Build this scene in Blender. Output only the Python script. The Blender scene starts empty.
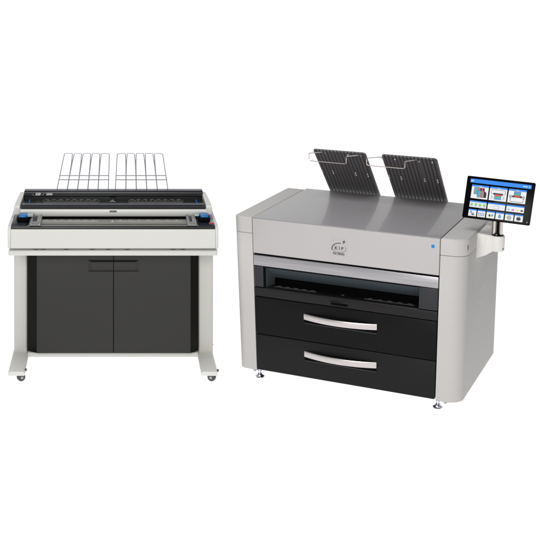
import bpy, bmesh, math, random
from mathutils import Vector, Matrix
random.seed(4)
S = bpy.context.scene
C = S.collection
PI = math.pi

# ------------------------------------------------------------------ materials
def new_mat(name, col, rough=0.5, metal=0.0, spec=0.5, coat=0.0, coat_rough=0.1, bump=0.0, bscale=400.0,
            vary=0.0, vscale=6.0, stretch=None, rvary=0.0, emit=0.0, trans=0.0, aniso=0.0):
    m = bpy.data.materials.new(name); m.use_nodes = True
    nt = m.node_tree; b = nt.nodes['Principled BSDF']
    b.inputs['Base Color'].default_value = (*col, 1)
    b.inputs['Roughness'].default_value = rough
    b.inputs['Metallic'].default_value = metal
    b.inputs['Specular IOR Level'].default_value = spec
    b.inputs['Coat Weight'].default_value = coat
    b.inputs['Coat Roughness'].default_value = coat_rough
    b.inputs['Transmission Weight'].default_value = trans
    b.inputs['Anisotropic'].default_value = aniso
    if emit:
        b.inputs['Emission Color'].default_value = (*col, 1)
        b.inputs['Emission Strength'].default_value = emit
    tc = nt.nodes.new('ShaderNodeTexCoord')
    vec = tc.outputs['Object']
    if stretch:
        mp = nt.nodes.new('ShaderNodeMapping'); mp.inputs['Scale'].default_value = stretch
        nt.links.new(vec, mp.inputs['Vector']); vec = mp.outputs['Vector']
    if bump:
        n = nt.nodes.new('ShaderNodeTexNoise'); n.inputs['Scale'].default_value = bscale; n.inputs['Detail'].default_value = 3
        nt.links.new(vec, n.inputs['Vector'])
        bp = nt.nodes.new('ShaderNodeBump'); bp.inputs['Strength'].default_value = bump; bp.inputs['Distance'].default_value = 0.001
        nt.links.new(n.outputs['Fac'], bp.inputs['Height']); nt.links.new(bp.outputs['Normal'], b.inputs['Normal'])
    if vary or rvary:
        n = nt.nodes.new('ShaderNodeTexNoise'); n.inputs['Scale'].default_value = vscale; n.inputs['Detail'].default_value = 5
        n.inputs['Roughness'].default_value = 0.65
        nt.links.new(vec, n.inputs['Vector'])
        if vary:
            r = nt.nodes.new('ShaderNodeValToRGB')
            r.color_ramp.elements[0].position = 0.3; r.color_ramp.elements[1].position = 0.7
            r.color_ramp.elements[0].color = (*[c * (1 - vary) for c in col], 1)
            r.color_ramp.elements[1].color = (*[min(1, c * (1 + vary)) for c in col], 1)
            nt.links.new(n.outputs['Fac'], r.inputs['Fac']); nt.links.new(r.outputs['Color'], b.inputs['Base Color'])
        if rvary:
            mr = nt.nodes.new('ShaderNodeMapRange')
            mr.inputs['From Min'].default_value = 0.3; mr.inputs['From Max'].default_value = 0.7
            mr.inputs['To Min'].default_value = max(0, rough - rvary); mr.inputs['To Max'].default_value = rough + rvary
            nt.links.new(n.outputs['Fac'], mr.inputs['Value']); nt.links.new(mr.outputs['Result'], b.inputs['Roughness'])
    return m

M = {}
M['paint'] = new_mat('warm_grey_paint', (.47, .452, .447), .42, spec=.3, bump=.05, bscale=900, vary=.012, vscale=5)
M['panel'] = new_mat('light_grey_panel_paint', (.52, .504, .488), .52, spec=.06, bump=.06, bscale=700, vary=.015, vscale=4)
M['lid'] = new_mat('glossy_shaded_grey', (.315, .304, .312), .35, spec=.06, coat=.19, coat_rough=.02, bump=.02, bscale=900, vary=.012, vscale=4)  # grey darkened so the top looks less lit than the front
M['brushed'] = new_mat('brushed_steel', (.38, .37, .385), .36, metal=1, vary=.16, vscale=2.2, stretch=(1, 10, 60), bump=.05, bscale=3)
M['handle'] = new_mat('brushed_handle_metal', (.60, .56, .555), .36, metal=1, vary=.09, vscale=6, stretch=(2.5, 30, 70), bump=.12, bscale=5)
M['black'] = new_mat('black_drawer_plastic', (.005, .0047, .005), .38, spec=.12, bump=.05, bscale=900, rvary=.05, vscale=8)
M['black2'] = new_mat('lower_drawer_plastic', (.0095, .0095, .0098), .42, spec=.16, bump=.05, bscale=900, rvary=.05, vscale=8)
M['shelf'] = new_mat('black_shelf_plastic', (.012, .0105, .011), .34, spec=.2, bump=.04, bscale=900, rvary=.05, vscale=10)
M['void'] = new_mat('matte_black', (.003, .003, .003), .8, spec=.05)
M['side'] = new_mat('ribbed_charcoal_plastic', (.035, .035, .041), .42, spec=.3)
M['bezel'] = new_mat('slate_slot_plastic', (.055, .067, .076), .45, spec=.3)
M['tick'] = new_mat('grey_print', (.20, .20, .19), .6)
M['bracket'] = new_mat('white_bracket_plastic', (.74, .72, .69), .45, spec=.3, bump=.04, bscale=800)
M['tray'] = new_mat('dark_corrugated_plastic', (.11, .104, .108), .36, spec=.35)
M['clip'] = new_mat('white_clip', (.75, .75, .77), .4)
M['strap'] = new_mat('bronze_wire', (.40, .33, .26), .45, metal=.4)
M['bail'] = new_mat('pinkish_steel_wire', (.66, .58, .55), .33, metal=1)
M['wire'] = new_mat('zinc_wire', (.36, .365, .40), .4, metal=.5)
M['chrome'] = new_mat('chrome', (.72, .75, .82), .12, metal=1)
M['pole'] = new_mat('polished_pole', (.58, .54, .52), .2, metal=1)
M['ink'] = new_mat('dark_ink', (.06, .06, .068), .5)
M['logo_plate'] = new_mat('clear_label', (.455, .438, .433), .42, spec=.3)
M['white_ink'] = new_mat('white_ink', (.62, .63, .60), .5)
M['blue_badge'] = new_mat('blue_badge', (.02, .19, .46), .4)
M['badge_rim'] = new_mat('badge_rim', (.5, .62, .72), .4)
M['glass'] = new_mat('black_screen_glass', (.002, .002, .0025), .22, spec=.05)
for n, c, e in (('ui_white', (.86, .87, .88), .95), ('ui_blue', (.01, .25, .88), .95), ('ui_dark', (.012, .012, .014), 0), ('ui_green', (.12, .75, .05), .9),
             ('ui_red', (.80, .07, .06), .85), ('ui_teal', (.05, .56, .38), .85), ('ui_sky', (.10, .38, .78), .85), ('ui_grey', (.33, .35, .37), .8),
             ('ui_pale', (.66, .70, .73), .85), ('ui_cyan', (.15, .70, .80), .9), ('ui_magenta', (.75, .08, .60), .9), ('ui_yellow', (.88, .80, .10), .9)):
    M[n] = new_mat(n, c, .4, spec=.2, emit=e)
    if e:
        M[n].node_tree.nodes['Principled BSDF'].inputs['Base Color'].default_value = (.01, .01, .01, 1)
# scanner
M['ivory'] = new_mat('ivory_paint', (.62, .615, .585), .42, spec=.4, bump=.04, bscale=800, vary=.01, vscale=6)
M['stand'] = new_mat('stand_grey_paint', (.70, .69, .65), .45, spec=.35, bump=.06, bscale=800, vary=.012, vscale=6)
M['column'] = new_mat('column_grey_paint', (.57, .56, .52), .45, spec=.3, bump=.06, bscale=800, vary=.012, vscale=6)
M['deck'] = new_mat('scanner_black_plastic', (.012, .012, .011), .30, spec=.2, rvary=.05, vscale=12)
M['deck_navy'] = new_mat('navy_black_plastic', (.016, .021, .037), .34, spec=.25)
M['lidbar'] = new_mat('charcoal_lid_plastic', (.026, .027, .028), .34, spec=.45, rvary=.05, vscale=12)
M['ruler'] = new_mat('olive_grey_ruler', (.22, .215, .19), .4)
M['rmark'] = new_mat('ruler_marks', (.5, .49, .45), .5)
M['lidmark'] = new_mat('dim_ruler_marks', (.17, .165, .15), .5)
M['guide'] = new_mat('smoky_clear_plastic', (.20, .207, .207), .25, spec=.5, vary=.2, vscale=40)
M['guide_dark'] = new_mat('smoky_dark_plastic', (.045, .045, .05), .3)
M['blue'] = new_mat('blue_knob_plastic', (.003, .14, .40), .35)
M['green'] = new_mat('green_button', (.10, .42, .27), .4)
M['red'] = new_mat('red_button', (.55, .06, .07), .4)
M['door'] = new_mat('charcoal_door', (.028, .0272, .0245), .42, spec=.28, bump=.10, bscale=600, vary=.04, vscale=60)
M['door_edge'] = new_mat('black_door_edge', (.006, .006, .005), .45, spec=.08)
M['recess'] = new_mat('recess_charcoal', (.036, .035, .033), .45, spec=.25)
M['rubber'] = new_mat('caster_rubber', (.055, .052, .045), .45, vary=.2, vscale=60)
M['steel'] = new_mat('caster_steel', (.35, .38, .42), .28, metal=1)
M['white_plastic'] = new_mat('white_plastic', (.42, .44, .44), .4)

# ------------------------------------------------------------------ mesh helpers
def bevel_edges(bm, edges, w, seg=3):
    if w > 0 and edges:
        bmesh.ops.bevel(bm, geom=list(edges), offset=w, offset_type='OFFSET', segments=seg, profile=.5, affect='EDGES', clamp_overlap=True)

def merge(bm, src, mi=0):
    me = bpy.data.meshes.new('tmp'); 
    for f in src.faces: f.material_index = mi
    src.to_mesh(me); src.free(); bm.from_mesh(me); bpy.data.meshes.remove(me)

def box(bm, x0, x1, y0, y1, z0, z1, bev=0.0, seg=2, mi=0, mtx=None):
    t = bmesh.new()
    bmesh.ops.create_cube(t, size=1)
    for v in t.verts:
        v.co = Vector((x0 + (v.co.x + .5) * (x1 - x0), y0 + (v.co.y + .5) * (y1 - y0), z0 + (v.co.z + .5) * (z1 - z0)))
    bevel_edges(t, t.edges[:], bev, seg)
    if mtx: t.transform(mtx)
    merge(bm, t, mi)

def prism(bm, pts, axis, a, b, bev=0.0, seg=3, ends='ab', mi=0, mtx=None):
    """closed outline pts extruded from a to b along axis ('x','y','z'); the rims at the named ends are bevelled"""
    t = bmesh.new()
    def P(p, h):
        return Vector((h, p[0], p[1])) if axis == 'x' else Vector((p[0], h, p[1])) if axis == 'y' else Vector((p[0], p[1], h))
    va = [t.verts.new(P(p, a)) for p in pts]; vb = [t.verts.new(P(p, b)) for p in pts]
    fa = t.faces.new(va); fb = t.faces.new(vb)
    n = len(pts)
    for i in range(n): t.faces.new((va[i], va[(i + 1) % n], vb[(i + 1) % n], vb[i]))
    bmesh.ops.recalc_face_normals(t, faces=t.faces[:])
    e = []
    if 'a' in ends: e += list(fa.edges)
    if 'b' in ends: e += list(fb.edges)
    bevel_edges(t, e, bev, seg)
    if mtx: t.transform(mtx)
    merge(bm, t, mi)

def arc(cx, cy, r, a0, a1, n=8):
    return [(cx + r * math.cos(math.radians(a0 + (a1 - a0) * i / n)), cy + r * math.sin(math.radians(a0 + (a1 - a0) * i / n))) for i in range(n + 1)]

def rrect(x0, x1, y0, y1, r, n=5):
    return arc(x1 - r, y0 + r, r, -90, 0, n) + arc(x1 - r, y1 - r, r, 0, 90, n) + arc(x0 + r, y1 - r, r, 90, 180, n) + arc(x0 + r, y0 + r, r, 180, 270, n)

def tube(bm, pts, r, n=8, closed=False, mi=0):
    pts = [Vector(p) for p in pts]
    t = bmesh.new(); rings = []
    N = len(pts)
    prev = None
    for i, p in enumerate(pts):
        if closed: d = pts[(i + 1) % N] - pts[i - 1]
        else: d = pts[min(i + 1, N - 1)] - pts[max(i - 1, 0)]
        d.normalize()
        if prev is None:
            up = Vector((0, 0, 1)) if abs(d.z) < .9 else Vector((1, 0, 0))
            u = d.cross(up).normalized()
        else:
            u = (prev - d * prev.dot(d)).normalized()
        prev = u
        w = d.cross(u)
        rings.append([t.verts.new(p + r * (math.cos(2 * PI * k / n) * u + math.sin(2 * PI * k / n) * w)) for k in range(n)])
    for i in range(N if closed else N - 1):
        A, B = rings[i], rings[(i + 1) % N]
        for k in range(n): t.faces.new((A[k], A[(k + 1) % n], B[(k + 1) % n], B[k]))
    if not closed:
        t.faces.new(rings[0][::-1]); t.faces.new(rings[-1])
    bmesh.ops.recalc_face_normals(t, faces=t.faces[:])
    merge(bm, t, mi)

def bend(pts, r=.012, n=4):
    """round the corners of a polyline"""
    pts = [Vector(p) for p in pts]; out = [pts[0]]
    for i in range(1, len(pts) - 1):
        a, b, c = pts[i - 1], pts[i], pts[i + 1]
        k = min(r, (a - b).length * .45, (c - b).length * .45)
        p0 = b + (a - b).normalized() * k; p1 = b + (c - b).normalized() * k
        for j in range(n + 1):
            s = j / n; out.append((1 - s) ** 2 * p0 + 2 * s * (1 - s) * b + s * s * p1)
    out.append(pts[-1]); return out

def lathe(bm, prof, cx, cy, n=32, mi=0, mtx=None):
    t = bmesh.new(); rings = []
    for r, z in prof:
        rings.append([t.verts.new((cx + r * math.cos(2 * PI * k / n), cy + r * math.sin(2 * PI * k / n), z)) for k in range(n)])
    for A, B in zip(rings, rings[1:]):
        for k in range(n): t.faces.new((A[k], A[(k + 1) % n], B[(k + 1) % n], B[k]))
    t.faces.new(rings[0][::-1]); t.faces.new(rings[-1])
    bmesh.ops.recalc_face_normals(t, faces=t.faces[:])
    if mtx: t.transform(mtx)
    merge(bm, t, mi)

def poly(bm, pts3, mi=0):
    f = bm.faces.new([bm.verts.new(p) for p in pts3]); f.material_index = mi
    return f

def text(bm, body, size, mtx, depth=.0006, mi=0, bold=0.0, xs=1.0):
    cu = bpy.data.curves.new('txt', 'FONT'); cu.body = body; cu.size = size; cu.align_x = 'CENTER'; cu.align_y = 'CENTER'
    cu.extrude = depth; cu.offset = bold; cu.resolution_u = 3
    o = bpy.data.objects.new('txt', cu); C.objects.link(o)
    dg = bpy.context.evaluated_depsgraph_get()
    me = bpy.data.meshes.new_from_object(o.evaluated_get(dg))
    t = bmesh.new(); t.from_mesh(me)
    t.transform(mtx @ Matrix.Diagonal((xs, 1, 1, 1)))
    merge(bm, t, mi)
    bpy.data.objects.remove(o); bpy.data.curves.remove(cu); bpy.data.meshes.remove(me)

def obj(name, bm, mats, parent=None, warp=None, smooth=35):
    if warp:
        for v in bm.verts: v.co = warp(v.co)
    me = bpy.data.meshes.new(name); bm.to_mesh(me); bm.free()
    for m in (mats if isinstance(mats, (list, tuple)) else [mats]): me.materials.append(M[m] if isinstance(m, str) else m)
    me.polygons.foreach_set('use_smooth', [True] * len(me.polygons))
    me.set_sharp_from_angle(angle=math.radians(smooth))
    o = bpy.data.objects.new(name, me); C.objects.link(o)
    if parent: o.parent = parent
    return o

def thing(name, label, cat, loc, rz=0):
    o = bpy.data.objects.new(name, None); C.objects.link(o)
    o.location = loc; o.rotation_euler = (0, 0, rz); o['label'] = label; o['category'] = cat
    o.empty_display_size = .2
    return o
B = bmesh.new

# ------------------------------------------------------------------ camera (level shift lens, in front of the scanner)
cam = bpy.data.cameras.new('camera'); co = bpy.data.objects.new('camera', cam); C.objects.link(co)
co.location = (0, 0, 2.5004); co.rotation_euler = (PI / 2, 0, 0)
cam.sensor_width = 36; cam.lens = 36 * 1222.47 / 540
cam.shift_x = (270 - 113) / 540; cam.shift_y = -(270 + 52.44) / 540
cam.clip_end = 200
S.camera = co

# ------------------------------------------------------------------ setting: added white sweep, made to glow so no shadows show
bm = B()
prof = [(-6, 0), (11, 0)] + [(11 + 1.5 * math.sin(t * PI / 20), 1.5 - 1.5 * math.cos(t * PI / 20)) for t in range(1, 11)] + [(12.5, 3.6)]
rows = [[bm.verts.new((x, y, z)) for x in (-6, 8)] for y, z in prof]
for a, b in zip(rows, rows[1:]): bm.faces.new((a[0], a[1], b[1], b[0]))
sw = new_mat('glowing_white_sweep', (.2, .2, .2), .7, spec=0)
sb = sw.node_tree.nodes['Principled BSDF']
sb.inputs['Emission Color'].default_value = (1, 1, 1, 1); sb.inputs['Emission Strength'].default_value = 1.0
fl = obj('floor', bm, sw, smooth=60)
fl['kind'] = 'structure'; fl['label'] = 'plain white seamless studio floor, added and glowing'

# ------------------------------------------------------------------ the printer
H, D, W, TAP, A, Bx = .9252, .94, 1.35, .0593, .1156, 1.2094
def warp(v):      # the body narrows slightly towards its base
    k = TAP * (H - v.z) / H
    return Vector((W / 2 + (v.x - W / 2) * (1 - k), v.y, v.z))
pr = thing('printer', 'large light grey floor standing printer with black drawers, ribbed rear trays and touchscreen', 'printer', (.7072, 7.1883, 0), -.4844)
P = lambda name, bm, mats, parent=None, smooth=35: obj(name, bm, mats, parent or pr, warp, smooth)

# inner black body
bm = B()
box(bm, A + .006, Bx - .006, .045, .90, .05, .505)
box(bm, A + .006, Bx - .006, .02, .90, .66, .90)
box(bm, A + .006, Bx - .006, .42, .899, .504, .661)
box(bm, A + .006, .184, .012, .421, .50, .662)
box(bm, 1.104, Bx - .006, .012, .421, .50, .662)
P('chassis', bm, 'void')

# top cover: one sheet folded over the front edge
bm = B()
r = .007
yb = .985
prof = [(0, .7215)] + [(r + r * math.cos(t), H - r + r * math.sin(t)) for t in [PI - i * PI / 2 / 6 for i in range(7)]] + \
       [(yb - .01, H), (yb, H - .01), (yb, .70), (yb - .02, .70), (yb - .02, H - .02), (.03, H - .022), (.02, .7215)]
prism(bm, prof, 'x', A + .0025, Bx - .0028, .0015, 2)
cover = P('top_cover', bm, 'lid')
# front fascia of the cover
bm = B()
prism(bm, rrect(A + .004, Bx - .0045, .7225, H - .0045, .003, 3), 'y', -.0035, .0035, .003, 3, ends='a')
fascia = P('front_cover', bm, 'paint')
# emblem
bm = B()
Y = -.0048
prism(bm, rrect(.588, .690, .764, .862, .004, 3), 'y', -.0042, -.003, 0, mi=0)
def face(x, z, y=Y): return Matrix.Translation((x, y, z)) @ Matrix.Rotation(PI / 2, 4, 'X')
text(bm, 'K I P', .026, face(.6410, .8055), .0004, 1, .0006, xs=1.0)
# orbit swoosh: thick upper arc with a star at its end, thin lower arc
def ell(cx, cz, a, b, t0, t1, w0, w1, rot, n=40, mi=1):
    L, R = [], []
    for i in range(n + 1):
        s = i / n; t = math.radians(t0 + (t1 - t0) * s); w = w0 + (w1 - w0) * s
        for lst, k in ((L, 1 + w / a), (R, 1 - w / a)):
            x, z = a * k * math.cos(t), b * k * math.sin(t)
            lst.append((cx + x * math.cos(rot) - z * math.sin(rot), cz + x * math.sin(rot) + z * math.cos(rot)))
    for i in range(n):
        poly(bm, [(p[0], Y, p[1]) for p in (L[i], L[i + 1], R[i + 1], R[i])], mi)
ell(.641, .806, .041, .029, 190, 66, .0030, .0030, math.radians(10))
ell(.641, .806, .041, .023, 205, 390, .0014, .0010, math.radians(0))
poly(bm, [(.666, Y, .832), (.672, Y, .840), (.680, Y, .843), (.674, Y, .848), (.675, Y, .856), (.669, Y, .850), (.661, Y, .850), (.665, Y, .843)], 1)
text(bm, '700 SERIES', .0165, face(.6385, .7745), .0004, 1, .0003, xs=.93)
P('emblem', bm, ['logo_plate', 'ink'], fascia)
bm = B()
prism(bm, rrect(1.158, 1.180, .866, .889, .002, 3), 'y', -.0046, -.002, .0005, 1, mi=0)
prism(bm, rrect(1.160, 1.178, .868, .887, .002, 3), 'y', -.0052, -.003, .0003, 1, mi=1)
P('badge', bm, ['badge_rim', 'blue_badge'], fascia)

# end panels with caps
def panel(side):
    r = .085
    if side > 0:
        out = [(Bx, 0)] + arc(W - r, r, r, -90, 0, 12) + [(W, D)] + [(Bx, D)]
        cap = out
    else:
        r = .05
        out = [(A, 0), (A, D), (0, D)] + arc(r, r, r, 180, 270, 12)
    bm = B(); prism(bm, out, 'z', .040, .8325, .003, 2)
    p = P('end_panel', bm, 'panel', smooth=30)
    bm = B(); prism(bm, out, 'z', .8350, H + .001, .010, 4, ends='b')
    P('end_cap', bm, 'panel', p, smooth=30)
    return p
pl = panel(-1); prt = panel(1)
# small keyhole slot on the cap, faint diagonal vent on the side
bm = B()
m4 = Matrix.Translation((W - .085 + .085 * math.cos(math.radians(-22)), .085 + .085 * math.sin(math.radians(-22)), .878)) @ Matrix.Rotation(math.radians(-22), 4, 'Z')
box(bm, -.002, .0012, -.004, .004, -.013, .013, 0, mi=0, mtx=m4)
box(bm, -.002, .0008, -.009, -.0035, -.019, .019, 0, mi=1, mtx=m4)
P('lock', bm, ['ink', 'white_plastic'], prt)
bm = B()
for i in range(7):
    mt = Matrix.Translation((W, .43 + (i % 4) * .045 , .55 - .03 * (i // 4) * 2)) @ Matrix.Rotation(math.radians(38), 4, 'X')
    box(bm, -.002, .0014, -.004, .004, -.038, .038, .0012, 2, mtx=mt)
P('vent', bm, 'panel', prt)
# shipping brackets beneath the panels
for p, x in ((pl, .093), (prt, 1.262)):
    bm = B(); box(bm, x - .018, x + .018, .02, .06, .031, .042, .002); box(bm, x - .006, x + .006, .015, .03, .024, .033, .002)
    P('bracket', bm, 'panel', p)

# brushed trim
bm = B()
prism(bm, rrect(A + .0035, Bx - .0045, .6505, .7115, .003, 3), 'y', -.003, .03, .0025, 2, ends='a')
P('trim_strip', bm, 'brushed')

# paper slot
bm = B()
x0, x1 = .189, 1.101
zt, zb = .6415, .5265
poly(bm, [(x0, .010, zt), (x1, .010, zt), (x1, .100, .566), (x0 + .022, .100, .566)], 0)
poly(bm, [(x0, .010, zt), (x0 + .022, .100, .566), (x0 + .022, .100, zb), (x0, .010, zb)], 0)
poly(bm, [(x1, .012, zt), (x1, .100, .566), (x1, .100, zb), (x1, .012, zb)], 0)
box(bm, .183, 1.105, .18, .30, .50, .66, mi=1)
box(bm, .178, .1885, .0, .03, .5265, .648, .001, mi=1)
box(bm, .178, 1.103, .001, .03, .6425, .6495, .001, mi=1)
box(bm, .182, 1.104, -.001, .20, .500, .526, .002, mi=2)
slot = P('paper_slot', bm, ['bezel', 'void', 'shelf'], smooth=20)
def ticks(bm, xa, xb, yy, z, n, ln, wd, mi=0, slant=0.0):
    for i in range(n + 1):
        x = xa + (xb - xa) * i / n
        l = ln * (1.6 if i % 5 == 0 else 1) * random.uniform(.85, 1.1)
        poly(bm, [(x - wd, yy, z), (x + wd, yy, z), (x + wd + slant, yy + l, z), (x - wd + slant, yy + l, z)], mi)
for xa, xb in ((.225, .485), (.775, 1.062)):
    bm = B(); ticks(bm, xa, xb, .050, .5275, 46, .008, .0007, slant=.004)
    box(bm, xa, xb, .046, .0472, .5262, .5272)
    for k in range(5):
        x = xa + (xb - xa) * (k + .5) / 5
        box(bm, x - .012, x + .012, .066, .069, .5262, .5272)
    P('ruler', bm, 'tick', slot)
bm = B()
# centre arrow
poly(bm, [(.632, .05, .5275), (.655, .05, .5275), (.6435, .075, .5275)])
P('centre_mark', bm, 'tick', slot)
def side_block(xa, xb):
    bm = B(); box(bm, xa, xb, -.001, .03, .5285, .6465, .002)
    n = 17
    for i in range(n):
        z = .534 + (.641 - .534) * i / (n - 1)
        box(bm, xa + .003, xb - .003, -.0035, .0, z - .0018, z + .0018, .0008, 1)
    P('side_block', bm, 'side', slot)
side_block(.1225, .1765); side_block(1.100, 1.2035)

# front shelf edge with its catch
bm = B()
prism(bm, rrect(A + .004, Bx - .005, .4735, .5235, .003, 3), 'y', -.002, .04, .002, 2, ends='a')
shelf = P('front_shelf', bm, 'shelf')
bm = B()
box(bm, .585, .699, -.0045, .002, .4775, .5065, .002, mi=0)
box(bm, .592, .692, -.0055, -.002, .482, .498, .001, mi=1)
box(bm, .589, .695, -.011, -.003, .4985, .5035, .0015, mi=0)
P('latch', bm, ['shelf', 'void'], shelf)

# drawers
def drawer(z0, z1, hz, mat):
    bm = B()
    prism(bm, rrect(A + .004, Bx - .005, z0, z1, .005, 3), 'y', -.003, .06, .003, 2, ends='a')
    d = P('drawer', bm, mat)
    # bowed bar handle on two posts over a black patch coloured as shade, with lip
    bm = B()
    xa, xb = .4275, .8655; n = 28; bow = .042
    outer, inner = [], []
    for i in range(n + 1):
        s = i / n * 2 - 1; x = (xa + xb) / 2 + s * (xb - xa) / 2
        y = -.010 - bow * (1 - s * s)
        outer.append((x, y)); inner.append((x, y + .012 - .002 * abs(s)))
    prism(bm, outer + inner[::-1], 'z', hz - .017, hz + .017, .003, 2)
    for x in (xa + .010, xb - .010): box(bm, x - .008, x + .008, -.010, .0, hz - .014, hz + .014, .001)
    P('handle', bm, 'handle', d)
    bm = B()
    prism(bm, rrect(xa, xb, hz - .036, hz + .014, .004, 3), 'y', -.0038, -.0025, 0, mi=0)
    box(bm, xa + .002, xb - .002, -.0060, -.002, hz - .0405, hz - .0365, .001, mi=1)
    P('handle_shade_lip', bm, ['void', 'side'], d)
drawer(.2560, .4695, .3945, 'black'); drawer(.0460, .2520, .1820, 'black2')

# levelling feet
for x, y in ((.130, .0), (1.221, .0), (.130, .86), (1.221, .86)):
    bm = B()
    lathe(bm, [(.027, 0), (.029, .003), (.028, .007), (.018, .012), (.011, .022), (.009, .030), (.006, .032), (.006, .055)], x, y + .012)
    lathe(bm, [(.012, .030), (.012, .037)], x, y + .012, 6)
    P('levelling_foot', bm, 'chrome')

# rear stacking trays, leaning forward over the cover
Lt = math.hypot(.32, .31); ct, st = -.32 / Lt, .31 / Lt
def tray(xa, xb, ax0, ax1, dots, straps, nodes):
    fr = Matrix(((1, 0, 0, 0), (0, ct, -st, 1.0), (0, st, ct, .9252), (0, 0, 0, 1)))  # u=x, v up the slope, w towards the back/underside
    bm = B()
    L = .446; w = xb - xa; n = 15; r = .022
    # corrugated sheet: folded profile across u, trimmed at the two rounded top corners
    seg = 12; N = n * seg
    cols = []
    for i in range(N + 1):
        u = xa + w * i / N
        ph = (i % seg) / seg
        k = 0.5 - 0.5 * math.cos(2 * PI * ph)
        h = .010 * (1 - (1 - k) ** 5) - .0065
        e = min(u - xa, xb - u)
        top = L - (r - math.sqrt(max(0, r * r - (r - e) ** 2)) if e < r else 0)
        cols.append((u, h, top))
    fw = []; bk = []
    for u, h, top in cols:
        fw.append([bm.verts.new(fr @ Vector((u, v, h + .002))) for v in (-.12, top * .5, top)])
        bk.append([bm.verts.new(fr @ Vector((u, v, -.0065))) for v in (-.12, top * .5, top)])
    for i in range(N):
        for j in (0, 1):
            bm.faces.new((fw[i][j], fw[i + 1][j], fw[i + 1][j + 1], fw[i][j + 1]))
            bm.faces.new((bk[i][j], bk[i][j + 1], bk[i + 1][j + 1], bk[i + 1][j]))
        bm.faces.new((fw[i][2], fw[i + 1][2], bk[i + 1][2], bk[i][2]))
    for i in (0, N):
        for j in (0, 1): bm.faces.new((fw[i][j], fw[i][j + 1], bk[i][j + 1], bk[i][j]))
    bmesh.ops.recalc_face_normals(bm, faces=bm.faces[:])
    tr = P('stacking_tray', bm, 'tray', smooth=50)
    # wire bail reaching forward from the top edge
    bm = B()
    zt_, dn = nodes
    p0 = fr @ Vector((ax0, .424, .010)); p3 = fr @ Vector((ax1, .424, .010))
    e0 = Vector((ax0 + .002, zt_[0], zt_[1])); e3 = Vector((ax1, zt_[0] + .012, zt_[1] - .004))
    path = [p0, p0 + Vector((0, -.03, .012)), e0, e0 + Vector((0, 0, -dn)), e3 + Vector((0, 0, -dn)), e3, p3 + Vector((0, -.03, .012)), p3]
    tube(bm, bend(path, .012), .0026, 8)
    P('wire_bail', bm, 'bail', tr)
    for (u, v) in dots:
        for k in ((0,) if v > .3 else (-.011, .011)):
            bm = B(); box(bm, u - .0035, u + .0035, v + k - .0045, v + k + .0045, .003, .0105, .0015, 2, mi=0, mtx=fr)
            P('clip', bm, 'clip', tr)
    for u in straps:
        bm = B(); tube(bm, [fr @ Vector((u, .225, .0085)), fr @ Vector((u, .42, .0085))], .0013, 6)
        P('strap', bm, 'strap', tr)
tray(.266, .5975, .343, .566, [(.270, .424), (.342, .424), (.486, .424), (.566, .424), (.274, .218), (.344, .218), (.490, .218), (.567, .218)], [.343, .566], ((.375, 1.262), .045))
tray(.692, 1.0245, .697, .917, [(.697, .417), (.773, .417), (.917, .417), (.995, .417), (.701, .219), (.777, .219), (.919, .219), (.998, .219)], [.699, .918], ((.345, 1.266), .042))

# bracket, pole pair and touchscreen on the side
bm = B()
px, py = 1.452, .300
# arm: wedge from the side panel to the ring, tall at the panel and lower at the ring
def arm(y0, y1, inset):
    return None
t = bmesh.new()
a = [(1.340, .262, .770), (1.340, .262, .914), (1.398, .254, .913), (1.398, .254, .795),
     (1.340, .520, .770), (1.340, .520, .914), (1.398, .470, .913), (1.398, .470, .795)]
v = [t.verts.new(p) for p in a]
for f in ((0, 1, 2, 3), (5, 4, 7, 6), (1, 5, 6, 2), (4, 0, 3, 7), (0, 4, 5, 1), (3, 2, 6, 7)): t.faces.new([v[i] for i in f])
bmesh.ops.recalc_face_normals(t, faces=t.faces[:]); bevel_edges(t, t.edges[:], .006, 3); merge(bm, t)
t = bmesh.new()
a = [(1.392, .256, .790), (1.392, .256, .9125), (1.440, .268, .906), (1.440, .268, .822),
     (1.392, .460, .790), (1.392, .460, .9125), (1.450, .350, .906), (1.450, .350, .822)]
v = [t.verts.new(p) for p in a]
for f in ((0, 1, 2, 3), (5, 4, 7, 6), (1, 5, 6, 2), (4, 0, 3, 7), (0, 4, 5, 1), (3, 2, 6, 7)): t.faces.new([v[i] for i in f])
bmesh.ops.recalc_face_normals(t, faces=t.faces[:]); bevel_edges(t, t.edges[:], .006, 3); merge(bm, t)
lathe(bm, [(.034, .820), (.0395, .822), (.041, .827), (.041, .899), (.0395, .904), (.036, .906)], px, py, 40)
br = P('screen_bracket', bm, 'bracket', smooth=40)
bm = B()
box(bm, .0375, .0425, -.004, .004, .832, .842, .001, mtx=Matrix.Translation((px, py, 0)) @ Matrix.Rotation(math.radians(-25), 4, 'Z'))
P('set_screw', bm, 'ink', br)
bm = B(); lathe(bm, [(.033, .905), (.033, .909)], px, py, 32); P('collar', bm, 'void', br)
for dx, rr in ((-.020, .0125), (.017, .0105)):
    bm = B(); lathe(bm, [(rr, .88), (rr, 1.10)], px + dx, py + .002, 28); P('pole', bm, 'pole')
bm = B(); box(bm, px - .006, px + .006, py + .0, py + .02, .908, 1.10); lathe(bm, [(.005, .906), (.005, .914)], px - .002, py - .016, 12, mi=1); P('cable_strip', bm, ['void', 'white_plastic'])

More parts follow.
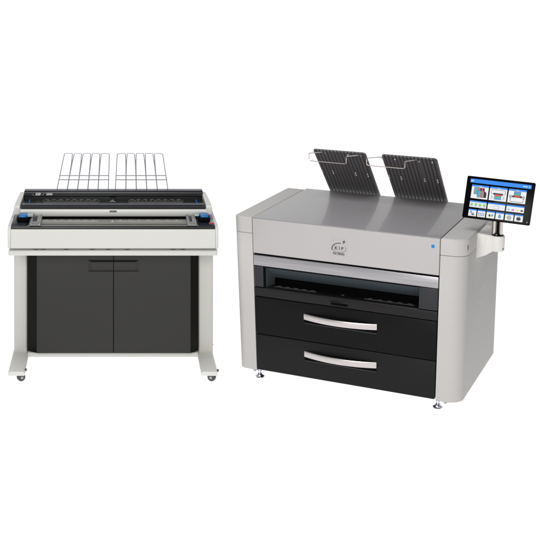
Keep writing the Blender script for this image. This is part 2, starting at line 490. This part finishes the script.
# touchscreen: panel leaning back, local frame u right, v up, w towards the viewer
sc_o = Vector((1.2670, .243, .9985)); tilt = math.radians(15)
up = Vector((.010 / .225, math.sin(tilt), math.cos(tilt))).normalized()
un = Vector((1, 0, 0)); un = (un - up * un.dot(up) * 0.6).normalized()
wn = un.cross(up)
SM = Matrix(((un.x, up.x, wn.x, sc_o.x), (un.y, up.y, wn.y, sc_o.y), (un.z, up.z, wn.z, sc_o.z), (0, 0, 0, 1)))
SW, SH = .3595, .2320
bm = B()
prism(bm, rrect(0, SW, 0, SH, .007, 4), 'z', -.022, 0, .0035, 3, mtx=SM)
box(bm, .09, .27, .03, .15, -.045, -.02, .006, mtx=SM)
ts = P('touchscreen', bm, 'glass')
bm = B()
UI = ['ui_white', 'ui_blue', 'ui_dark', 'ui_green', 'ui_red', 'ui_teal', 'ui_sky', 'ui_grey', 'ui_pale', 'ui_cyan', 'ui_magenta', 'ui_yellow']
def q(u0, u1, v0, v1, c, lay=1):
    w_ = .0004 * lay
    poly(bm, [SM @ Vector(p) for p in ((u0, v0, w_), (u1, v0, w_), (u1, v1, w_), (u0, v1, w_))], UI.index(c))
def disc(u, v, ru, rv, c, lay=3, n=16):
    poly(bm, [SM @ Vector((u + ru * math.cos(2 * PI * k / n), v + rv * math.sin(2 * PI * k / n), .0004 * lay)) for k in range(n)], UI.index(c))
U0, U1 = .020, .342
q(U0, U1, .196, .2175, 'ui_blue')
text(bm, 'KIP', .011, SM @ Matrix.Translation((.031, .2065, .0009)), .0001, UI.index('ui_white'), .0004)
for k in range(4): q(.300 + k * .0055, .3045 + k * .0055, .2035, .2085, 'ui_white', 2)
disc(.332, .206, .0035, .0035, 'ui_yellow', 2)
T = [(.032, .122), (.129, .2205), (.228, .321)]
rowA = (.111, .186); rowB = (.062, .098); rowC = (.013, .051)
for i, (a, b) in enumerate(T):
    q(a, b, rowA[0], rowA[1], 'ui_white'); q(a, b, rowA[1] - .010, rowA[1], 'ui_blue', 2)
    q((a + b) / 2 - .008, (a + b) / 2 + .008, rowA[1] - .0065, rowA[1] - .0035, 'ui_pale', 3)
    q(a, b, rowB[0], rowB[1], 'ui_white'); q(a, b, rowB[1] - .0075, rowB[1], 'ui_blue', 2)
    m = (a + b) / 2
    for (c0, c1) in ((a, m - .003), (m + .003, b)):
        q(c0, c1, rowC[0], rowC[1], 'ui_white'); q(c0, c1, rowC[1] - .0065, rowC[1], 'ui_blue', 2)
# tile 1: stacked drawings in coloured stripes
a = .032
def sheet(u0, v0, w_, h_, cols, lay):
    q(u0 - .0015, u0 + w_ + .0015, v0 - .0015, v0 + h_ + .0015, 'ui_dark', lay)
    n = len(cols)
    for k, c in enumerate(cols): q(u0 + w_ * k / n, u0 + w_ * (k + 1) / n, v0, v0 + h_, c, lay + 1)
sheet(a + .015, .136, .026, .036, ['ui_grey', 'ui_sky', 'ui_teal', 'ui_red'], 3)
sheet(a + .046, .134, .022, .036, ['ui_dark', 'ui_red', 'ui_dark'], 5)
sheet(a + .034, .120, .034, .036, ['ui_sky', 'ui_teal', 'ui_red', 'ui_grey'], 7)
poly(bm, [SM @ Vector(p) for p in ((a + .069, .119, .003), (a + .082, .119, .003), (a + .082, .146, .003), (a + .069, .158, .003))], 2)
# tile 2 and 3: little printers
def frame_round(u0, u1, v0, v1, lay, fill='ui_white', line='ui_dark', t_=.0022, r_=.006):
    for d_, c_, l_ in ((0, line, lay), (t_, fill, lay + 1)):
        pts = rrect(u0 + d_, u1 - d_, v0 + d_, v1 - d_, max(.001, r_ - d_), 3)
        poly(bm, [SM @ Vector((p[0], p[1], .0004 * l_)) for p in pts], UI.index(c_))
frame_round(.137, .213, .146, .171, 3)
q(.150, .200, .143, .153, 'ui_dark', 5)
for k, c in enumerate(['ui_red', 'ui_teal', 'ui_sky']): q(.159, .191, .138 - .010 * k - .001, .147 - .010 * k, c, 6)
q(.1565, .1585, .117, .147, 'ui_dark', 6); q(.1915, .1935, .117, .147, 'ui_dark', 6)
q(.139, .149, .118, .138, 'ui_pale', 3); q(.201, .211, .118, .138, 'ui_pale', 3)
frame_round(.240, .310, .116, .148, 3)
q(.249, .301, .141, .151, 'ui_dark', 5); frame_round(.235, .247, .136, .152, 5, 'ui_pale'); frame_round(.303, .315, .136, .152, 5, 'ui_pale')
q(.2575, .2925, .142, .174, 'ui_dark', 6)
for k, c in enumerate(['ui_sky', 'ui_teal', 'ui_red']): q(.260, .290, .1635 - .010 * k, .1725 - .010 * k, c, 7)
# second row
for k in range(4):
    u = .043 + k * .0225; q(u - .008, u + .008, .0645, .086, 'ui_pale', 2); disc(u, .078, .0055, .0055, 'ui_green', 3)
frame_round(.160, .190, .066, .084, 3, 'ui_white', 'ui_grey', .0018)
q(.138, .154, .074, .076, 'ui_pale', 2); q(.196, .212, .074, .076, 'ui_pale', 2)
for k, c in enumerate(['ui_cyan', 'ui_magenta', 'ui_yellow', 'ui_dark']): disc(.240 + k * .0232, .073, .0075, .0042, c, 3)
# third row icons
q(.040, .050, .030, .041, 'ui_sky', 3); q(.047, .061, .021, .032, 'ui_grey', 4); q(.050, .066, .018, .022, 'ui_dark', 5)
for k in range(4):
    for j in range(2): q(.0835 + k * .009, .0895 + k * .009, .019 + j * .010, .0265 + j * .010, 'ui_sky' if (k + j) % 2 else 'ui_grey', 3)
q(.141, .150, .022, .034, 'ui_dark', 3); q(.150, .160, .020, .030, 'ui_yellow', 4); q(.156, .165, .024, .036, 'ui_sky', 5)
disc(.199, .027, .008, .008, 'ui_sky', 3); poly(bm, [SM @ Vector(p) for p in ((.192, .032, .0016), (.206, .032, .0016), (.199, .044, .0016))], UI.index('ui_sky'))
disc(.2490, .029, .012, .012, 'ui_grey', 3); disc(.2490, .029, .008, .008, 'ui_pale', 4); disc(.249, .029, .004, .004, 'ui_grey', 5)
q(.288, .310, .022, .034, 'ui_dark', 3); q(.291, .307, .034, .041, 'ui_grey', 3); q(.292, .306, .017, .022, 'ui_grey', 4)
# power mark in the bezel
q(.3435, .346, .0145, .020, 'ui_pale', 1); disc(.3447, .0135, .0022, .0016, 'ui_pale', 2)
P('screen_display', bm, UI, ts)

# ------------------------------------------------------------------ the scanner
sn = thing('scanner', 'ivory wide scanner with black lid, blue knobs and two wire racks on a stand', 'scanner', (0, 7.0, 0))
Q = lambda name, bm, mats, parent=None, smooth=35: obj(name, bm, mats, parent or sn, None, smooth)
# local y = 0 at the front face (world Y 7.0)
bm = B()
prof = [(0, .781), (.010, .774), (.46, .774), (.46, .880), (.43, .884), (.006, .8855), (0, .881)]
prism(bm, prof, 'x', -.585, .585, 0)
hs = Q('housing', bm, 'ivory')
for s in (-1, 1):      # side cheeks: flat plates with a raised rounded edge
    bm = B()
    prof = [(.004, .786), (.016, .772), (.46, .772), (.46, .906), (.045, .9055), (.010, .892), (.003, .882)]
    prism(bm, prof, 'x', s * .5855, s * .6035, .004, 3)
    ck = Q('end_cheek', bm, 'ivory', hs)
    bm = B(); lathe(bm, [(.004, 0), (.004, .004)], 0, 0, 12, mtx=Matrix.Translation((s * .602, .03, .83)) @ Matrix.Rotation(s * PI / 2, 4, 'Y'))
    Q('screw', bm, 'ink', ck)
for x in (-.445, -.402, .003 - .03, .08, .345, .40, -.12, .33 - .6):
    bm = B(); box(bm, x - .012, x + .012, .03, .05, .762, .775, .001); Q('foot_pad', bm, 'guide_dark', hs)
# deck
bm = B()
prof = [(.007, .8865), (.010, .8985), (.018, .9035), (.455, .9035), (.455, .880), (.007, .880)]
prism(bm, prof, 'x', -.5845, .5845, .0)
dk = Q('deck', bm, 'deck', smooth=25)
bm = B()
for s in (-1, 1):
    bm = B(); box(bm, s * .5835, s * .500, .03, .40, .903, .9050, .001, mi=0)
    Q('deck_end', bm, 'deck_navy', dk)
bm = B(); box(bm, -.49, .49, .0215, .0245, .9020, .9055, .0008); Q('edge_highlight', bm, 'rmark', dk)  # pale strip painted as the highlight along the deck edge
bm = B()
box(bm, -.485, .485, .062, .172, .9025, .9052, .0008, mi=0)
box(bm, -.585, .585, .205, .36, .9030, .9048, mi=2)  # black strip painting the shade beneath the lid bar
def marks(z, xa, xb, y0, h, n, mi=1):
    for i in range(n + 1):
        x = xa + (xb - xa) * i / n
        k = random.choice((.35, .5, .5, .8, 1)) if i % 4 else 1.0
        poly(bm, [(x - .0012, y0, z), (x + .0012, y0, z), (x + .0012, y0 + h * k, z), (x - .0012, y0 + h * k, z)], mi)
for xa, xb in ((-.41, -.09), (.02, .40)):
    marks(.9057, xa, xb, .115, .035, 60)
    box(bm, xa, xb, .108, .112, .905, .9057, mi=1)
    for k in range(7):
        x = xa + (xb - xa) * (k + .3) / 7
        box(bm, x, x + .016, .150, .162, .905, .9056, mi=1)
poly(bm, [(-.016, .10, .9057), (.010, .10, .9057), (-.003, .15, .9057)], 1)
Q('ruler', bm, ['ruler', 'rmark', 'void'], dk, smooth=20)
for s in (-1, 1):       # smoky paper guides
    bm = B()
    xa, xb = (-.478, -.415) if s < 0 else (.427, .482)
    prism(bm, [(.012, .9045), (.010, .913), (.060, .922), (.17, .928), (.20, .905)], 'x', xa, xb, .003, 2, mi=0)
    prism(bm, [(.05, .919), (.056, .9235), (.155, .9305), (.15, .92)], 'x', xa + .014, xb - .024, .001, 1, mi=1)
    for x in (xa + .004, xb - .010): prism(bm, [(.008, .908), (.010, .918), (.19, .935), (.19, .92)], 'x', x, x + .006, .001, 1, mi=0)
    Q('paper_guide', bm, ['guide', 'guide_dark'], dk)
    # blue lift knob on its black block
    bm = B()
    xk = -.524 if s < 0 else .531
    box(bm, xk - .032, xk + .032, .085, .20, .9045, .932, .004, mi=1)
    box(bm, xk - .024, xk + .024, .095, .16, .930, .949, .006, 3, mi=0)
    box(bm, xk - .018, xk + .018, .088, .11, .934, .945, .004, 2, mi=0)
    box(bm, xk - s * .055, xk - s * .028, .12, .16, .935, .943, .003, mi=2)
    Q('lift_knob', bm, ['blue', 'void', 'white_plastic'], dk)
for mat, y0 in (('red', .062), ('green', .102)):
    bm = B(); box(bm, .555, .582, y0, y0 + .030, .904, .9095, .002, 2); Q('button', bm, mat, dk)

# lid: white bar in front, black glass slope, raised top bar, white end caps
bm = B()
prof = [(.196, .917), (.190, .922), (.186, .936), (.188, .949), (.196, .9565), (.215, .960), (.24, .960), (.24, .915)]
prism(bm, prof, 'x', -.548, .552, .002, 2)
lid = Q('lid', bm, 'ivory')
bm = B()
box(bm, -.020, .021, .1845, .1875, .9485, .9545, .001, mi=0)
box(bm, -.022, .023, .1852, .188, .9440, .9485, .001, mi=1)
Q('pull_slot', bm, ['ink', 'ruler'], lid)
bm = B()
prof = [(.205, .9585), (.208, .9655), (.222, .9690), (.30, .9730), (.32, .9700), (.47, .9700), (.47, .93), (.205, .93)]
prism(bm, prof, 'x', -.543, .545, 0)
gl = Q('lid_window', bm, 'deck', lid, smooth=20)
bm = B()
box(bm, -.540, .542, .245, .300, .9690, .9755, .001, mi=0)
poly(bm, [(-.43, .36, .9712), (-.09, .36, .9712), (-.09, .42, .9712), (-.43, .42, .9712)], 2)
poly(bm, [(.10, .36, .9712), (.43, .36, .9712), (.43, .42, .9712), (.10, .42, .9712)], 2)
for xa, xb in ((-.42, -.085), (.095, .42)):
    marks(.9722, xa, xb, .345, .060, 48)
    box(bm, xa, xb, .325, .332, .970, .9718, mi=1)
    for k in range(8):
        x = xa + (xb - xa) * (k + .2) / 8
        box(bm, x, x + .022, .415, .425, .970, .9720, mi=1)
poly(bm, [(-.024, .34, .9722), (.018, .34, .9722), (-.003, .42, .9722)], 1)
for s in (-1, 1): box(bm, s * .500, s * .506, .33, .42, .9700, .9716, mi=3)
Q('ruler', bm, ['deck_navy', 'lidmark', 'deck', 'blue'], gl, smooth=20)
bm = B()
prof = [(.452, .958), (.452, .9690), (.449, .985), (.449, 1.0040), (.455, 1.0110), (.47, 1.0145), (.53, 1.0145), (.53, .958)]
prism(bm, prof, 'x', -.542, .548, .003, 2)
tb = Q('top_bar', bm, 'lidbar', lid)
bm = B(); box(bm, -.540, .546, .456, .50, 1.0138, 1.0165, .001); Q('top_edge', bm, 'deck_navy', tb)
bm = B(); box(bm, -.541, .547, .444, .452, .9835, .9865, .001); box(bm, -.02, .02, .440, .452, .979, .9845, .001); Q('finger_rail', bm, 'void', tb)
bm = B()
fm = lambda x, z: Matrix.Translation((x, .4484, z)) @ Matrix.Rotation(PI / 2, 4, 'X')
text(bm, 'KIP', .0185, fm(-.4555, .9975), .0004, 0, .0012, xs=1.15)
for i in range(12):     # orbit mark round the letters
    t0, t1 = (math.radians(165 + 210 * k / 12) for k in (i, i + 1))
    pts = [(-.455 + (.034 + d_) * math.cos(t), .9980 + (.0085 + d_ * .4) * math.sin(t) + .002 * math.cos(t)) for t, d_ in ((t0, .001), (t1, .001), (t1, -.001), (t0, -.001))]
    poly(bm, [(p[0], .4480, p[1]) for p in pts])
text(bm, '2300', .0165, fm(-.388, .9970), .0004, 0, .0010, xs=1.12)
Q('lettering', bm, 'white_ink', tb)
for s in (-1, 1):
    bm = B()
    def cp(xi0, xo0, xi1, xo1):
        t = bmesh.new()
        ring = [(.192, .926), (.186, .934), (.186, .972), (.196, .981), (.30, .990), (.46, .9960), (.53, .996), (.53, .91), (.30, .91)]
        I = [t.verts.new((s * (xi0 + (xi1 - xi0) * (y - .186) / .344), y, z)) for y, z in ring]
        O = [t.verts.new((s * (xo0 + (xo1 - xo0) * (y - .186) / .344), y, z)) for y, z in ring]
        fa = t.faces.new(I); fb = t.faces.new(O)
        for i in range(len(ring)): t.faces.new((I[i], I[(i + 1) % len(ring)], O[(i + 1) % len(ring)], O[i]))
        bmesh.ops.recalc_face_normals(t, faces=t.faces[:])
        bevel_edges(t, list(fb.edges), .007, 3); merge(bm, t)
    cp(.549, .583, .543, .571)
    Q('lid_end', bm, 'ivory', lid)
# wire racks: five hairpin loops fanned out and tied by two cross wires
def rack(bl, br_, tl, tr_):
    bm = B()
    y0, z0, y1, z1 = .505, .985, .60, 1.221
    def pt(u, s, lean=0):   # u 0..1 across, s 0..1 up
        x = (bl + (br_ - bl) * u) * (1 - s) + (tl + (tr_ - tl) * u) * s
        return Vector((x, y0 + (y1 - y0) * s, z0 + (z1 - z0) * s))
    n = 5
    for i in range(n):
        ua, ub = i / n, (i + 1) / n
        g = .014
        path = [pt(ua + (.002 if i else 0), 0), pt(ua + (.002 if i else 0), .42), pt(ua + (g * .5 if i else .0), .75), pt(ua + (g if i else 0) + .004, .985), pt(ua + g + .028, 1.0),
                pt(ub - g - .028, 1.0), pt(ub - (g if i < n - 1 else 0) - .004, .985), pt(ub - (g * .5 if i < n - 1 else 0), .75), pt(ub - (.002 if i < n - 1 else 0), .42), pt(ub - (.002 if i < n - 1 else 0), 0)]
        tube(bm, bend(path, .012), .0027, 8)
    for s in (.358, .46):
        a, b = pt(-.012, s), pt(1.012, s)
        off = Vector((0, -.004, 0))
        tube(bm, [a + off, b + off], .0030, 8)
    Q('wire_rack', bm, 'wire')
rack(-.350, -.030, -.302, -.022)
rack(.013, .341, .026, .309)

# ------------------------------------------------------------------ the stand
sd = thing('scanner_stand', 'light grey wheeled stand with dark double door cabinet beneath the scanner', 'stand', (0, 7.0, 0))
R = lambda name, bm, mats, parent=None, smooth=35: obj(name, bm, mats, parent or sd, None, smooth)
bm = B()
box(bm, -.5995, .5995, .010, .46, .733, .7625, .005, 3)
box(bm, -.50, .50, .32, .44, .71, .7335)
R('table_top', bm, 'ivory')
for s in (-1, 1):
    bm = B()
    # column with rounded vertical edges and one shallow groove
    xo = -.594 if s < 0 else .600
    xi = -.514 if s < 0 else .512
    prism(bm, rrect(min(xo, xi), max(xo, xi), .335, .43, .010, 4), 'z', .068, .7335, 0)
    R('column', bm, 'column')
    bm = B()
    # outrigger foot: flat bar with chamfered top edges
    fo = -.601 if s < 0 else .600
    fi = -.507 if s < 0 else .507
    a, b = min(fo, fi), max(fo, fi)
    pr2 = [(a, .047), (b, .047), (b, .064), (b - .008, .072), (a + .008, .072), (a, .064)]
    prism(bm, pr2, 'y', .0, .60, .003, 2)
    ft = R('foot', bm, 'stand')
    for yy in (.055, .54):
        cxw = -.531 if s < 0 else .570
        bm = B()
        m_ = Matrix.Translation((cxw, yy, .0235)) @ Matrix.Rotation(math.radians(64 * s), 4, 'Z') @ Matrix.Rotation(PI / 2, 4, 'Y')
        lathe(bm, [(.014, -.016), (.021, -.0145), (.0235, -.009), (.0235, -.002), (.020, -.001), (.020, .001), (.0235, .002), (.0235, .009), (.021, .0145), (.014, .016)], 0, 0, 28, mi=0, mtx=m_)
        lathe(bm, [(.006, -.019), (.009, -.018), (.009, .018), (.006, .019)], 0, 0, 16, mi=1, mtx=m_)
        box(bm, cxw - .008, cxw + .008, yy - .014, yy + .014, .040, .0475, .002, mi=1)
        R('caster', bm, ['rubber', 'steel'], ft)
    bm = B()
    xk = (-.507 if s < 0 else .600)
    lathe(bm, [(.006, 0), (.008, .002), (.008, .008), (.005, .010)], 0, 0, 16, mtx=Matrix.Translation((xk, .05, .066 if s < 0 else .062)) @ Matrix.Rotation(PI / 2, 4, 'Y'))
    R('adjuster', bm, 'ink', ft)
bm = B(); lathe(bm, [(.004, 0), (.004, .003)], 0, 0, 12, mtx=Matrix.Translation((.600, .36, .11)) @ Matrix.Rotation(PI / 2, 4, 'Y')); R('screw', bm, 'ink')
bm = B(); box(bm, -.51, .51, .305, .40, .052, .081, .004); R('bottom_rail', bm, 'ivory')
# cabinet
bm = B()
zc0, zc1 = .092, .7005
oc = [(-.5125, .312), (-.455, .262), (.463, .262), (.5105, .312), (.5105, .43), (-.5125, .43)]
prism(bm, oc, 'z', zc0, zc1, 0)
cb = R('cabinet', bm, 'door_edge', smooth=20)
for s in (-1, 1):
    bm = B()
    xs = (-.452, .0005) if s < 0 else (.0055, .460)
    # door leaf with a trapezoid hand pocket cut at its inner top corner
    zt_, zb_ = .690, .095
    pin = xs[1] - .004 if s < 0 else xs[0] + .004     # inner edge
    pw = .149
    hz0, hz1 = .579, .648
    far = pin + s * 0
    if s < 0:
        cut = [(pin - pw + .0, hz0), (pin - pw + .012, hz1)]
    t = bmesh.new()
    # leaf as a frame of boxes round the pocket
    inner, outer = (xs[1], xs[0]) if s < 0 else (xs[0], xs[1])
    pk = inner + s * pw
    prism(bm, rrect(min(pk, outer), max(pk, outer), zb_, zt_, .0005, 1), 'y', .250, .263, 0)
    prism(bm, rrect(min(pk, inner), max(pk, inner), zb_, hz0, .0005, 1), 'y', .250, .263, 0)
    prism(bm, rrect(min(pk, inner), max(pk, inner), hz1, zt_, .0005, 1), 'y', .250, .263, 0)
    d = R('door', bm, 'door', cb, smooth=20)
    bm = B()
    i0 = inner
    # pocket: slanted end wall, sloping back and floor
    A0, A1 = pk, pk - s * .020
    y0_, y1_ = .2502, .2600
    poly(bm, [(A0, y0_, hz0), (A0, y0_, hz1), (A1, y1_, hz1 - .016), (A1, y1_, hz0 + .002)], 0)
    poly(bm, [(A0, y0_, hz1), (i0, y0_, hz1), (i0, y1_, hz1 - .016), (A1, y1_, hz1 - .016)], 1)  # top face coloured black to stand for the pocket's shade
    poly(bm, [(A1, y1_, hz1 - .016), (i0, y1_, hz1 - .016), (i0, y1_, hz0 + .002), (A1, y1_, hz0 + .002)], 0)
    poly(bm, [(A1, y1_, hz0 + .002), (i0, y1_, hz0 + .002), (i0, y0_, hz0), (A0, y0_, hz0)], 0)
    R('hand_pocket', bm, ['door', 'door_edge', 'recess'], d, smooth=10)

# ------------------------------------------------------------------ light: dim room, unseen softboxes added in front and overhead
w = bpy.data.worlds.new('World'); S.world = w; w.use_nodes = True
w.node_tree.nodes['Background'].inputs['Color'].default_value = (.98, .98, 1, 1)
w.node_tree.nodes['Background'].inputs['Strength'].default_value = .12
def added_softbox(loc, target, sx, sy, power, col=(1, 1, 1)):
    l = bpy.data.lights.new('added_softbox', 'AREA'); l.shape = 'RECTANGLE'; l.size = sx; l.size_y = sy; l.energy = power; l.color = col
    o = bpy.data.objects.new('added_softbox', l); C.objects.link(o); o.location = loc
    o.rotation_euler = (Vector(target) - Vector(loc)).to_track_quat('-Z', 'Y').to_euler()
added_softbox((-1.1, 1.2, 2.7), (.8, 7.4, .5), 2.4, 1.6, 182)
added_softbox((2.0, 1.6, 1.7), (1.5, 6.6, .4), 1.4, 1.4, 32)
added_softbox((.0, 6.6, 4.6), (.2, 6.9, 0), 4.0, 2.6, 110)

S.render.engine = 'CYCLES'
S.cycles.max_bounces = 8
S.view_settings.view_transform = 'Standard'; S.view_settings.look = 'None'; S.view_settings.exposure = 0; S.view_settings.gamma = 1
